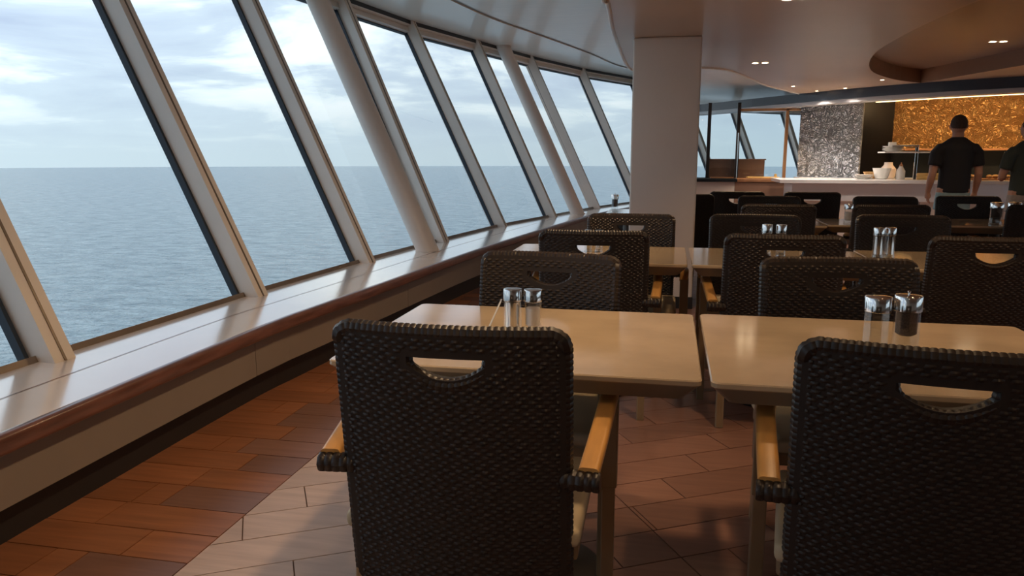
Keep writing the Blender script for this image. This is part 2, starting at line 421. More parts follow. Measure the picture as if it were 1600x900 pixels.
# shelf
outer = [(base[i].x, base[i].y) for i in range(NB)]
outer = [(v.x, v.y) for v in catmull([(a, c, 0) for a, c in outer], 4)]
outer = offset(outer, .17)
def resample(pts, n): q, L = along(pts, 0, 1, 1); q, _ = along(pts, 0, L-1e-4, n); return q
ro, rr_ = resample(outer, 90), resample(rail, 90)
b = BM(); top0 = [(p[0], p[1], ZS) for p in ro]; top1 = [(p[0], p[1], ZS) for p in rr_]
strip(b, top0, top1); strip(b, [(p[0], p[1], ZS-.03) for p in ro], [(p[0], p[1], ZS-.03) for p in rr_]); strip(b, top1, [(p[0], p[1], ZS-.03) for p in rr_])
shelf = obj('window_shelf', b, 'shelf'); tag(shelf, 'long pale polished shelf running under the slanted windows', 'shelf')
b = BM(); g0, g1 = offset(rail, .30), offset(rail, .306)
strip(b, [(p[0], p[1], ZS+.0015) for p in g0], [(p[0], p[1], ZS+.0015) for p in g1]); obj('shelf_joint', b, 'mahogany', shelf)
b = BM(); sweep(b, [(p[0]-.0, p[1], ZS-.032) for p in offset(rail, .012)], rsect(.05, .068, .35, 3))
tag(obj('shelf_edge_rail', b, 'mahogany', shelf, smooth=True), 'red mahogany front rail')

# mullions, glazing
win = 0
def obox(bm, B, T, wdir, ddir, w, d0, d1):
    """bar from B to T, width w along wdir, depth d0..d1 along ddir"""
    ring = []
    for p in (B, T):
        ring.append([bm.verts.new(p+wdir*a+ddir*c) for a, c in ((-w/2, d0), (w/2, d0), (w/2, d1), (-w/2, d1))])
    A, Z = ring
    bm.faces.new(A[::-1]); bm.faces.new(Z)
    for j in range(4): bm.faces.new((A[j], A[(j+1) % 4], Z[(j+1) % 4], Z[j]))
for i in range(NB):
    n = lean_v[i]; t = Vector((n.y, -n.x, 0)); B = base[i]+Vector((0, 0, -.01)); T = head(i, ZH+.05)
    dd = (n - (T-B).normalized()*n.dot((T-B).normalized())).normalized()
    bm = BM(); obox(bm, B, T, t, dd, .105, -.015, .15); me = obj('mullion', bm, 'frame', wl)
    bm = BM(); obox(bm, B, T, t, dd, .011, -.019, -.014); obj('mullion_seam', bm, 'sillrail', me)
DEP = .13
for i in range(NB-1):
    n0, n1 = lean_v[i], lean_v[i+1]
    B0, B1, T0, T1 = base[i].copy(), base[i+1].copy(), head(i), head(i+1)
    n = (n0+n1).normalized(); up = ((T0-B0)+(T1-B1)).normalized(); al = (B1-B0).normalized()
    nn_ = al.cross(up).normalized()
    if nn_.dot(n) < 0: nn_ = -nn_
    o = nn_*DEP
    if i >= 14: T0 = head(i, 2.41); T1 = head(i+1, 2.41)
    b = BM()
    for p, q, hgt in ((B0, B1, .062), (T0, T1, -.055)):
        if hgt < 0: win += 1; f = struct('window_%d' % win, b, 'sillrail'); b = BM()
        ring = []
        for e_ in (p, q):
            ring.append([b.verts.new(e_+nn_*c+up*h) for c, h in ((DEP-.06, -.02 if hgt > 0 else .02), (DEP+.03, -.02 if hgt > 0 else .02), (DEP+.03, hgt), (DEP-.06, hgt))])
        A_, Z_ = ring
        for j in range(4): b.faces.new((A_[j], A_[(j+1) % 4], Z_[(j+1) % 4], Z_[j]))
    obj('head_rail', b, 'frame', f)
    b = BM()
    vs = [b.verts.new(p) for p in (B0+o+up*.02, B1+o+up*.02, T1+o, T0+o)]; b.faces.new(vs); obj('pane', b, 'pane', f)
    # black gasket down the far side of each pane and along the head
    b = BM()
    for p, q in ((B0+al*.062, T0+al*.062), (B1-al*.062, T1-al*.062)):
        obox(b, p+o+up*.06, q+o-up*.03, al, nn_, .020, -.03, .01)
    obox(b, T0+o-up*.062, T1+o-up*.062, up, nn_, .014, -.02, .01)
    obj('gasket', b, 'gasket', f)
# pale head band and dark slot between window head and ceiling
hp = [head(i, ZH+.0) for i in range(NB)]
b = BM()
for i in range(NB-1):
    a, c = hp[i], hp[i+1]
    vs = [b.verts.new(p) for p in (a+lean_v[i]*.02, c+lean_v[i+1]*.02, c+lean_v[i+1]*.16-Vector((0, 0, .05)), a+lean_v[i]*.16-Vector((0, 0, .05)))]; b.faces.new(vs)
struct('trim_1', b, 'frame')
b = BM()
for i in range(NB-1):
    a, c = hp[i], hp[i+1]
    vs = [b.verts.new(p) for p in (a+lean_v[i]*.02, c+lean_v[i+1]*.02, c+lean_v[i+1]*.02+Vector((0, 0, .07)), a+lean_v[i]*.02+Vector((0, 0, .07)))]; b.faces.new(vs)
struct('trim_2', b, 'kick')

# ceiling (high perimeter ceiling)
b = BM(); HP = [head(i, 2.86) for i in range(NB)]
poly = [(p.x+lean_v[i].x*.25, p.y+lean_v[i].y*.25) for i, p in enumerate(HP)]+[(9.6, -5.1)]
prism(b, poly, 2.86, 2.95); ceiling = struct('ceiling', b, 'ceil_white', label='high pale ceiling above the windows')
# smooth band next to the windows, proud by a few mm, ends in a seam
seam = [HP[i]-lean_v[i]*(.95 if i < 12 else .7) for i in range(NB)]
seam_c = catmull(seam, 4); hp_c = catmull([p+lean_v[i]*.02 for i, p in enumerate(HP)], 4)
b = BM(); strip(b, [(p.x, p.y, 2.845) for p in hp_c], [(p.x, p.y, 2.845) for p in seam_c]); strip(b, [(p.x, p.y, 2.845) for p in seam_c], [(p.x, p.y, 2.86) for p in seam_c])
obj('ceiling_band', b, 'ceil_band', ceiling)
b = BM(); sc_ = [(p.x, p.y) for p in seam_c]; s2 = offset(sc_, -.028)
strip(b, [(p[0], p[1], 2.857) for p in sc_], [(p[0], p[1], 2.857) for p in s2]); obj('ceiling_seam', b, 'sillrail', ceiling)

# lower ceiling over the front end of the room, beyond the pillar
b = BM(); FH = [head(i, 2.42)+lean_v[i]*.25 for i in range(14, NB)]
prism(b, [(-.30, 9.6)]+[(p.x, p.y) for p in FH]+[(9.6, 21.6), (9.6, 9.6)], 2.42, 2.46); struct('ceiling_front', b, 'ceil_white', label='pale ceiling beyond the pillar')

# soffit
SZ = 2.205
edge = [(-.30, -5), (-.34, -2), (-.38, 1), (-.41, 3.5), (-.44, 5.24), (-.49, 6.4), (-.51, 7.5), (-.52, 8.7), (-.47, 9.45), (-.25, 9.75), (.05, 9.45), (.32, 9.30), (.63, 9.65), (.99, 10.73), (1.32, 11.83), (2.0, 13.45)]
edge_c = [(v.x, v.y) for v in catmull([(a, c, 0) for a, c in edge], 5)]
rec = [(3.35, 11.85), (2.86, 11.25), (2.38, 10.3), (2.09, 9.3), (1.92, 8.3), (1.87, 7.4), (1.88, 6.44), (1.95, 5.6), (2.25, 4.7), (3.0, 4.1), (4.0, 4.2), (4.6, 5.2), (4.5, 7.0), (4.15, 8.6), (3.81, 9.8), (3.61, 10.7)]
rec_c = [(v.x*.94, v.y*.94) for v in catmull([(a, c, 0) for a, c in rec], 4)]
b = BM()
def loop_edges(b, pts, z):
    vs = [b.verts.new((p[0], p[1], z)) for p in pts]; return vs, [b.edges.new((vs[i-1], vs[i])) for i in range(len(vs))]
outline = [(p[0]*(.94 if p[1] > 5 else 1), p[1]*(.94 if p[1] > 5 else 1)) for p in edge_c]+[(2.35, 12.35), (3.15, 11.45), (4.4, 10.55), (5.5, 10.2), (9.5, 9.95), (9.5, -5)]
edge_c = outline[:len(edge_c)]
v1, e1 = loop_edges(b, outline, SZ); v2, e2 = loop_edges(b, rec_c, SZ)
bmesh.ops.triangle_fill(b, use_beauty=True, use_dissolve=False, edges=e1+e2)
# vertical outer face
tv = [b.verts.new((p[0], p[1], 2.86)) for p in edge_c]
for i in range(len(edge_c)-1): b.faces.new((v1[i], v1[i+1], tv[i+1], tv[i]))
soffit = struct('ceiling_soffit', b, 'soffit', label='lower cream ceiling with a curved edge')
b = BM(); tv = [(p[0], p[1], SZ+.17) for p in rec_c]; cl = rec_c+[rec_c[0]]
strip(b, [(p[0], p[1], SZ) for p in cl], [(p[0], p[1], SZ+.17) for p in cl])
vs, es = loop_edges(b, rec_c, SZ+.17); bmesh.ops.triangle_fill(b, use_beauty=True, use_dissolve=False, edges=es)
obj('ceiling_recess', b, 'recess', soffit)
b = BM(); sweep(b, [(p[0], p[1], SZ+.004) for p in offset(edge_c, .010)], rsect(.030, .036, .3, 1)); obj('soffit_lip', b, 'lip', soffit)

# room closing walls outside the view
b = BM(); box(b, (-3.9, -5.2, -.1), (9.8, -5.0, 2.95)); struct('wall_back', b, 'beige')
b = BM(); box(b, (9.5, -5.2, -.1), (9.7, 10.5, .80)); box(b, (9.5, -5.2, 2.2), (9.7, 10.5, 2.95)); box(b, (9.5, 10.5, -.1), (9.7, 21.8, 2.95)); wr_ = struct('wall_right', b, 'beige')
for k in range(10): b = BM(); box(b, (9.5, -4.9+k*1.6, .8), (9.68, -4.78+k*1.6, 2.2)); obj('mullion', b, 'frame', wr_)
b = BM(); vs = [b.verts.new(p) for p in ((9.62, -5, .8), (9.62, 10.5, .8), (9.62, 10.5, 2.2), (9.62, -5, 2.2))]; b.faces.new(vs); struct('window_%d' % (NB+5), b, 'pane')  # unseen window band, added in the right wall to let in more daylight

# ------------------------------------------------------------------ sea
b = BM(); bmesh.ops.create_circle(b, cap_ends=True, segments=180, radius=2260)
sea = obj('sea', b, 'sea'); sea.location = (0, 0, -29); tag(sea, 'grey-blue rippled open sea outside the windows', 'sea', kind='structure')

# ------------------------------------------------------------------ columns and pillar
for k, (bx_, by_, a, lab) in enumerate(((-2.12, 6.51, 8, 'nearer white round column leaning outward in front of the windows'), (-1.33, 11.2, 4, 'farther white round column leaning outward in front of the windows'))):
    o = empty('round_column', (bx_, by_, ZS), 0, lab, 'column')
    n = Vector((-math.cos(R(a)), math.sin(R(a)), 0)); T = n*(LEAN*(2.86-ZS)/(ZH-ZS))+Vector((0, 0, 2.86-ZS))
    bm = BM(); rings = []
    for f_ in (0, 1):
        c = T*f_; rings.append([bm.verts.new(c+Vector((.105*math.cos(2*math.pi*i/32), .105*math.sin(2*math.pi*i/32), 0))) for i in range(32)])
    for i in range(32): bm.faces.new((rings[0][i], rings[0][(i+1) % 32], rings[1][(i+1) % 32], rings[1][i]))
    bm.faces.new(rings[0][::-1]); bm.faces.new(rings[1])
    obj('shaft', bm, 'column', o, smooth=True)
    bm = BM(); lathe(bm, [(.112, .0005), (.112, .006), (.106, .008)], 32); obj('base_ring', bm, 'column', o, smooth=True)
pil = empty('pillar', (-.065, 6.72, 0), 0, 'broad square cream pillar rising behind the second row of tables', 'pillar')
bm = BM(); box(bm, (-.27, -.27, 0), (.27, .27, SZ), bevel=.018, seg=3); obj('shaft', bm, 'pillar', pil, smooth=True)
bm = BM(); box(bm, (-.275, -.275, 0), (.275, .275, .10), bevel=.004); obj('base_plinth', bm, 'kick', pil)

# ------------------------------------------------------------------ chairs
HW, ZB, ZT = .246, .27, .92
def ycen(u, z): return -.032*(1-(u/HW)**2)+(ZT-z)*.13
TH = .017
def slot_lo(u): return .858-.014-.033*(1-(u/.084)**2)
SL_T = .860; SLU = .084
def chair_body():
    b = BM(); nu = 30; us = [-HW+2*HW*i/nu for i in range(nu+1)]
    us = sorted(set([round(u, 5) for u in us]+[-SLU, SLU])); us = [u for u in us if not any(abs(u-s)<.004 and u != s for s in (-SLU, SLU))]
    def top(u):
        d = abs(u)-(HW-.03); return ZT-.006-(.03-math.sqrt(max(.03**2-d*d, 0)) if d > 0 else 0)
    def col(u, z0, z1, n):
        f, k = [], []
        for i in range(n+1):
            z = z0+(z1-z0)*i/n; y_ = ycen(u, z)
            f.append(b.verts.new((u, y_+TH, z))); k.append(b.verts.new((u, y_-TH, z)))
        return f, k
    def block(ulist, z0f, z1f, n):
        cols = [col(u, z0f(u), z1f(u), n) for u in ulist]
        for (f0, k0), (f1, k1) in zip(cols, cols[1:]):
            for i in range(n):
                b.faces.new((f0[i], f0[i+1], f1[i+1], f1[i])); b.faces.new((k0[i], k1[i], k1[i+1], k0[i+1]))
            b.faces.new((f0[0], f1[0], k1[0], k0[0])); b.faces.new((f0[n], k0[n], k1[n], f1[n]))
        for f, k in (cols[0], cols[-1]):
            for i in range(n): b.faces.new((f[i], f[i+1], k[i+1], k[i]))
    L = [u for u in us if u <= -SLU]; Rr = [u for u in us if u >= SLU]; Md = [u for u in us if -SLU <= u <= SLU]
    block(L, lambda u: ZB, top, 12); block(Rr, lambda u: ZB, top, 12)
    block(Md, lambda u: ZB, lambda u: slot_lo(u), 12); block(Md, lambda u: SL_T, top, 1)
    return b
def weave():
    b = BM(); rnd = random.Random(3); ph, pu = .0086, .0285
    rows = int((ZT-.02-ZB-.01)/ph)
    for side in (1, -1):
        for r_ in range(rows):
            z0 = ZB+.012+r_*ph
            for c_ in range(-1, 19):
                u0 = -HW+.012+c_*pu+(r_ % 2)*pu*.5+(r_ % 3)*.0022+rnd.uniform(-.0015, .0015); u1 = u0+pu*.80
                u0 = max(u0, -HW+.010); u1 = min(u1, HW-.010)
                if u1-u0 < .008: continue
                if u1 > -SLU-.006 and u0 < SLU+.006 and z0+ph > slot_lo(max(-SLU, min(SLU, (u0+u1)/2)))-.010 and z0 < SL_T+.010: continue
                h = .0037*rnd.uniform(.8, 1.15); g = []
                for i in range(5):
                    t = i/4; u = u0+(u1-u0)*t; lift = h*math.sin(math.pi*min(max(t, .0), 1))**.6 if 0 < t < 1 else -.001
                    g.append([b.verts.new((u, ycen(u, z0+dz)+side*(TH+(lift*q if lift > 0 else lift)), z0+dz)) for dz, q in ((.0002, .15), (ph*.5, 1.0), (ph-.0002, .15))])
                for i in range(4):
                    for j in range(2):
                        b.faces.new((g[i][j], g[i+1][j], g[i+1][j+1], g[i][j+1]))
    return b
def scallop_tube(b, path, r, pitch, flat=1.0, nseg=8):
    # resample the path, radius swells once per wrap
    L = [0]
    for a, c in zip(path, path[1:]): L.append(L[-1]+(Vector(c)-Vector(a)).length)
    n = max(2, int(L[-1]/pitch))*4; pts = []; j = 0
    for k in range(n+1):
        s_ = L[-1]*k/n
        while j < len(L)-2 and L[j+1] < s_: j += 1
        t = (s_-L[j])/max(1e-9, L[j+1]-L[j]); pts.append(Vector(path[j]).lerp(Vector(path[j+1]), t))
    sweep(b, pts, lambda i: [(a*(1-(.10 if i % 4 == 0 else 0)), c*(1-(.10 if i % 4 == 0 else 0))) for a, c in circ(r, nseg)], up=Vector((0, 1, 0)))
def binding():
    b = BM(); path = []
    for i in range(24): z = ZB+(ZT-.034-ZB)*i/23; path.append((-HW+.004, ycen(-HW, z), z))
    for i in range(1, 6):
        a = math.pi-i*math.pi/2/6; path.append((-HW+.026+.022*math.cos(a), ycen(-HW+.026, ZT), ZT-.032+.0215*math.sin(a)))
    for i in range(25): u = (-HW+.026)+(2*HW-.052)*i/24; path.append((u, ycen(u, ZT), ZT-.008))
    for p in path[:29][::-1]: path.append((-p[0], p[1], p[2]))
    scallop_tube(b, path, .0178, .0135)
    return b
def slot_binding():
    b = BM(); path = []
    for i in range(13): u = -SLU+2*SLU*i/12; path.append((u, ycen(u, .85), slot_lo(u)-.0125))
    for i in range(13): u = SLU-2*SLU*i/12; path.append((u*1.12, ycen(u, .86), SL_T+.013))
    path.append(path[0]); scallop_tube(b, path, .0150, .0135); return b
def bez(P, n=10): return catmull(P, n)
chair_parts = []
def make_chair():
    root = empty('wicker_armchair', (0, 0, 0))
    body = obj('backrest', chair_body(), 'wicker_core', root)
    tag(obj('woven_strands', weave(), 'wicker', body, smooth=True), kind='stuff')
    obj('edge_binding', binding(), 'wicker', body, smooth=True)
    obj('handle_binding', slot_binding(), 'wicker', body, smooth=True)
    for s_ in (-1, 1):
        b = BM(); P = catmull([(s_*.292, .035, .602), (s_*.300, .15, .622), (s_*.308, .28, .645), (s_*.312, .40, .655), (s_*.311, .465, .645), (s_*.309, .487, .615)], 5)
        sweep(b, P, rsect(.046, .030, .35, 3)); tag(obj('armrest', b, 'armwood', root, smooth=True), 'honey-coloured lacquered armrest')
        b = BM(); scallop_tube(b, [(s_*.235, .042, .585), (s_*.27, .036, .585), (s_*.318, .034, .585)], .024, .014)
        obj('arm_bracket', b, 'wicker', root, smooth=True)
        b = BM(); box(b, (s_*.312-.0175, .455, 0), (s_*.312+.0175, .490, .64), bevel=.003); lg = obj('leg', b, 'leg', root)
        b = BM(); box(b, (s_*.312-.0225, .450, .385), (s_*.312+.0225, .496, .628), bevel=.004); obj('leg_sleeve', b, 'leg', lg)
        b = BM(); sweep(b, [(s_*.238, .085, .34), (s_*.238, .055, .0)], rsect(.036, .036, .15, 1)); obj('leg', b, 'leg', root)
        b = BM(); box(b, (s_*.262, .445, .375), (s_*.295, .490, .415), bevel=.003); obj('leg_bracket', b, 'leg', root)
    b = BM(); box(b, (-.268, .075, .375), (.268, .485, .418), bevel=.008); obj('seat_frame', b, 'leg', root)
    b = BM(); box(b, (-.274, .055, .412), (.274, .490, .458), bevel=.018, seg=4); obj('seat_cushion', b, 'seat', root, smooth=True)
    return root
CH = make_chair()
# (x centre, y of back panel top, heading: 0 = back to the camera, 180 = facing it, label, group)
chairs = [
 (-.442, 1.490, 1, 'nearest dark wicker armchair, its woven back before the left front table'),
 (.505, 1.485, -8, 'dark wicker armchair turned slightly at the near side of the right front table'),
 (-.415, 2.66, 173, 'wicker armchair facing us behind the left front table, behind its chrome-capped shakers'),
 (.565, 2.72, 184, 'brown wicker armchair facing us behind the right front table'),
 (-.345, 3.545, 2, 'dark wicker armchair with its back to us at the left table of the second row'),
 (.50, 3.525, 0, 'near-black wicker armchair with its back to us at the middle table of the second row'),
 (1.365, 3.60, 0, 'near-black wicker armchair at the right edge, back to us, second row'),
 (-.225, 4.58, 180, 'wicker armchair facing us directly in front of the cream pillar'),
 (.49, 4.67, 180, 'wicker armchair facing us just right of the pillar, beyond two small shakers'),
 (1.33, 4.81, 180, 'lighter brown wicker armchair facing us beyond the tall shakers of the second row'),
 (.76, 5.74, 0, 'dark wicker armchair with its back to us in the third row, nearest to the pillar'),
 (1.54, 5.86, 0, 'dark wicker armchair with its back to us in the third row, second from the pillar'),
 (.83, 6.88, 180, 'dark wicker armchair facing us behind the third row table nearest the pillar'),
 (1.78, 6.98, 180, 'brown wicker armchair in front of the beige counter, left of the man in black shirt'),
 (2.50, 7.22, 180, 'dark wicker armchair in front of the legs of the man in black shirt'),
 (1.32, 7.72, 0, 'dark wicker armchair in front of the left end of the white counter'),
 (.63, 7.70, 0, 'dark wicker armchair in front of the brown station panel'),
 (-.06, 7.75, 0, 'farther of two dark wicker armchairs at the right edge of the pillar'),
 (.13, 7.10, 0, 'nearer of two dark wicker armchairs at the right edge of the pillar'),
 (2.60, 6.03, 0, 'wicker armchair cut off by the right picture edge in the third row'),
]
for k, (cx, cy, hd, lab) in enumerate(chairs):
    o = CH if k == 0 else copy_tree(CH)
    o.location = (cx, cy, 0); o.rotation_euler = (0, 0, R(hd)); tag(o, lab, 'chair', 'wicker armchairs at the tables')

# ------------------------------------------------------------------ tables
def round_rect(w, d, r, k=4):
    out = []
    for cx, cy, a0 in ((w/2-r, d/2-r, 0), (-w/2+r, d/2-r, 90), (-w/2+r, -d/2+r, 180), (w/2-r, -d/2+r, 270)):
        for i in range(k+1): a = R(a0+90*i/k); out.append((cx+r*math.cos(a), cy+r*math.sin(a)))
    return out
def make_table(w, d):
    root = empty('dining_table', (0, 0, 0))
    b = BM(); rings = []
    for ins, z in ((.003, .734), (0, .737), (0, .747), (.003, .75)):
        rings.append([b.verts.new((x_, y_, z)) for x_, y_ in round_rect(w-2*ins, d-2*ins, .020)])
    for A_, Z_ in zip(rings, rings[1:]):
        for j in range(len(A_)): b.faces.new((A_[j], A_[(j+1) % len(A_)], Z_[(j+1) % len(A_)], Z_[j]))
    b.faces.new(rings[0][::-1]); b.faces.new(rings[-1]); obj('tabletop', b, 'stone', root)
    b = BM(); A_ = [b.verts.new((x_, y_, .735)) for x_, y_ in round_rect(w-.006, d-.006, .020)]; Z_ = [b.verts.new((x_, y_, .690)) for x_, y_ in round_rect(w-.085, d-.085, .02)]
    for j in range(len(A_)): b.faces.new((A_[j], A_[(j+1) % len(A_)], Z_[(j+1) % len(A_)], Z_[j]))
    b.faces.new(A_); b.faces.new(Z_[::-1]); obj('bevelled_underside', b, 'skirt', root)
    b = BM(); lathe(b, [(.11, .690), (.11, .682), (.038, .66), (.036, .06), (.05, .035)], 24); obj('pedestal', b, 'steel', root, smooth=True)
    b = BM(); lathe(b, [(.215, 0), (.22, .006), (.20, .016), (.06, .034), (.04, .05)], 32); obj('foot_plate', b, 'steel', root, smooth=True)
    return root
tables = [
 (-.855, .088, 1.77, 2.55, 'pale stone dining table at the front left, nearest the windows'),
 (.108, 1.056, 1.765, 2.565, 'pale stone dining table at the front right, holding two glass shakers'),
 (-.85, .092, 3.74, 4.46, 'stone dining table of the second row in front of the cream pillar'),
 (.112, .99, 3.74, 4.46, 'stone dining table of the second row just right of the aisle gap'),
 (1.005, 1.88, 3.80, 4.52, 'stone dining table of the second row under the tall shiny shakers'),
 (-.58, -.21, 7.03, 7.60, 'small stone-topped table mostly hidden behind the pillar, one corner showing on its left'),
 (.36, 1.16, 6.05, 6.70, 'stone dining table of the third row nearest the pillar'),
 (1.18, 2.02, 6.15, 6.78, 'stone dining table of the third row with a small glass jar'),
 (2.06, 2.95, 6.28, 6.98, 'stone dining table at the right edge with black condiment holders'),
 (.30, 1.30, 8.15, 8.85, 'stone dining table in the farthest row before the brown station'),
]
cache = {}
for x0, x1, y0, y1, lab in tables:
    o = make_table(x1-x0, y1-y0)
    o.location = ((x0+x1)/2, (y0+y1)/2, 0); tag(o, lab, 'table', 'stone-topped dining tables')

# ------------------------------------------------------------------ things on the tables
def shaker(x, y, fill, lab, r=.0205, h=.130, knob=False, facet=12, shiny=False, z=.75, cat='shaker', grp='salt and pepper shakers'):
    o = empty('shaker', (x, y, z+.0005), random.uniform(0, 1), lab, cat, grp)
    hb = h*.725
    b = BM(); lathe(b, [(r*1.04, 0), (r*1.06, .004), (r*.98, .012), (r*.94, hb)], facet if not shiny else 24, cap=False); lathe(b, [(r*1.0, .0), (r*.9, .012)], 16)
    obj('glass_body', b, 'jar', o, smooth=shiny)
    b = BM()
    if shiny: lathe(b, [(r*.78, .016), (r*.80, hb-.004), (r*.2, hb-.002)], 24); obj('inner_sleeve', b, 'chrome', o, smooth=True)
    elif fill:
        zf = .022 if fill == 'salt' else hb*.42; lathe(b, [(r*.5, zf), (r*.78, zf+.006), (r*.80, hb*(.8 if fill == 'salt' else .97)), (0.0001, hb*(.8 if fill == 'salt' else .97)+.002)], 20); obj('filling', b, fill, o, smooth=True)
    b = BM(); lathe(b, [(r*1.0, hb), (r*1.04, hb+.001), (r*1.04, h-.005), (r*.99, h-.002), (r*.75, h-.0005), (.0001, h)], 32); cp = obj('cap', b, 'chrome', o, smooth=True)
    if knob: b = BM(); lathe(b, [(.002, h-.001), (.0022, h+.004), (.0042, h+.006), (.0042, h+.009), (.0001, h+.011)], 16); obj('knob', b, 'chrome', cp, smooth=True)
    return o
shaker(-.446, 2.165, None, 'mirror-sleeved shaker, left of the pair on the left front table', r=.0268, h=.135, shiny=True)
shaker(-.385, 2.165, 'salt', 'shaker filled with pale salt, right of the pair on the left front table', r=.0268, h=.135)
shaker(.552, 2.15, None, 'nearly empty faceted glass shaker on the right front table', r=.0340, h=.152, facet=8)
shaker(.626, 2.15, 'pepper', 'dark pepper grinder with a knobbed chrome cap on the right front table', r=.0340, h=.158, knob=True, facet=10)
shaker(-.435, 4.16, None, 'left small shaker seen through the handle slot, second row left table', r=.021, h=.12)
shaker(-.375, 4.16, 'salt', 'right small shaker seen through the handle slot, second row left table', r=.021, h=.12)
shaker(.50, 4.15, 'salt', 'left of two small chrome-capped shakers peeping over the near-black chair back', r=.026, h=.168)
shaker(.57, 4.15, 'salt', 'right of two small chrome-capped shakers peeping over the near-black chair back', r=.026, h=.168)
shaker(1.06, 4.22, None, 'left tall shiny metal shaker of the second row right table', r=.027, h=.155, shiny=True)
shaker(1.12, 4.24, None, 'right tall shiny metal shaker of the second row right table', r=.027, h=.155, shiny=True)
shaker(1.36, 6.34, 'salt', 'small glass jar on the third row table left of the brown chairs', r=.032, h=.15, cat='jar')
shaker(2.44, 6.45, 'pepper', 'left black condiment holder on the table at the right edge', r=.045, h=.17)
shaker(2.58, 6.50, 'pepper', 'right black condiment holder on the table at the right edge', r=.045, h=.17)
shaker(-.505, 7.16, 'pepper', 'tall dark pepper mill against the far window left of the pillar', r=.032, h=.165, knob=True)
b = BM(); sweep(b, [(-.478, 2.160, .852), (-.515, 2.10, .752)], rsect(.006, .0012, .1, 1)); tag(obj('white_stick', b, 'white'), 'thin white stick leaning against the mirror-sleeved shaker', 'stick')  # plain thin white piece, no particular object meant

# ------------------------------------------------------------------ buffet
fas = [(.10, 16.35), (.54, 15.87), (1.36, 14.55), (2.03, 13.55), (2.69, 12.60), (3.30, 11.95), (3.9, 11.45), (4.6, 11.05), (5.6, 10.7), (7.0, 10.5), (9.4, 10.5)]
fas0 = [(v.x, v.y) for v in catmull([(a, c, 0) for a, c in fas], 4)]; fas_c = [(a*.936, c*.936) for a, c in fas0]
b = BM(); o_ = offset(fas_c, .35)
def band(b, z0, z1, p, q):
    strip(b, [(a[0], a[1], z0) for a in p], [(a[0], a[1], z1) for a in p]); strip(b, [(a[0], a[1], z0) for a in p], [(a[0], a[1], z0) for a in q]); strip(b, [(a[0], a[1], z0) for a in q], [(a[0], a[1], z1) for a in q])
band(b, 2.075, 2.204, fas_c, o_); fo = obj('fascia', b, 'fascia'); tag(fo, 'curved dark navy fascia band above the buffet', 'fascia')
b = BM(); band(b, 2.02, 2.074, offset(fas_c, .02), offset(fas_c, .3)); obj('fascia_strip', b, 'fascia_strip', fo)
# lower ceiling over the buffet, behind the fascia
b = BM(); vs = offset(fas_c, .36)[::2]+[(9.4, 14.6), (4.2, 15.0), (1.7, 17.3)]; prism(b, vs, 2.165, 2.20); struct('ceiling_buffet', b, 'ceil_band')

# relief panel
def vpanel(name, p, q, z0, z1, t, m, parent=None, label=None, cat=None):
    d = (Vector(q)-Vector(p)); L = d.length; a = math.atan2(d.y, d.x)
    b = BM(); box(b, (0, 0, 0), (L, t, z1-z0), bevel=min(.004, t/4), seg=1)
    o = obj(name, b, m, parent)
    o.location = (p[0], p[1], z0); o.rotation_euler = (0, 0, a)
    if label: tag(o, label, cat)
    return o
vpanel('relief_panel', (1.99, 13.15), (2.80, 12.62), .935, 2.16, .06, 'pewter', label='pewter-grey swirling relief panel at the end of the buffet', cat='wall panel')
vpanel('black_column', (2.84, 12.75), (3.36, 13.05), .935, 2.16, .10, 'black', label='glossy black upright panel between grey relief and gold relief', cat='panel')
gw = vpanel('wall_buffet', (3.36, 13.20), (9.4, 12.55), 1.36, 2.16, .1, 'gold', label=None); gw['kind'] = 'structure'; gw['label'] = 'glowing gold relief wall behind the buffet'
vpanel('wall_backsplash', (3.30, 13.1), (9.4, 12.45), .93, 1.36, .1, 'slate')['kind'] = 'structure'
b = BM(); box(b, (0, 0, 0), (6.0, .32, .03), bevel=.004); sh = obj('buffet_shelf', b, 'board'); sh.location = (3.34, 12.86, 1.345); sh.rotation_euler = (0, 0, math.atan2(-.65, 6.04)); tag(sh, 'narrow wooden shelf along the gold relief wall', 'shelf')
# serving counter
ctr = empty('serving_counter', (3.0, 11.6, 0), 0, 'long white serving counter with beige base panels', 'counter')
def rel(b, lo, hi, bev=.004): box(b, (lo[0]-3.0, lo[1]-11.6, lo[2]), (hi[0]-3.0, hi[1]-11.6, hi[2]), bevel=bev)
b = BM(); prism(b, [(p[0]-3.0, p[1]-11.6) for p in ((1.52, 11.5), (9.4, 11.5), (9.4, 12.40), (3.28, 13.05), (1.95, 13.2), (1.95, 12.52), (1.52, 12.52))], .885, .93); obj('worktop', b, 'counter', ctr)
b = BM(); rel(b, (1.70, 11.62, .63), (9.4, 12.4, .885)); obj('apron', b, 'apron', ctr)
b = BM(); rel(b, (1.74, 11.70, 0), (9.38, 12.3, .63)); obj('base', b, 'grout', ctr)
for k in range(9):
    b = BM(); x0 = 1.72+k*.85; rel(b, (x0+.004, 11.665, .08), (x0+.846, 11.71, .63), .006); obj('base_panel', b, 'beige', ctr)
# LED strip under the fascia
led_p = along(offset(fas0, .42), 0, 1)[1]
lp = [p for p in offset(fas0, .45) if 3.0 < p[0] < 8.0]
b = BM(); sweep(b, [(p[0], p[1], 2.085) for p in lp], rsect(.05, .03, .2, 1)); tag(obj('light_strip', b, 'led'), 'long warm glowing light strip above the serving counter', 'lamp')
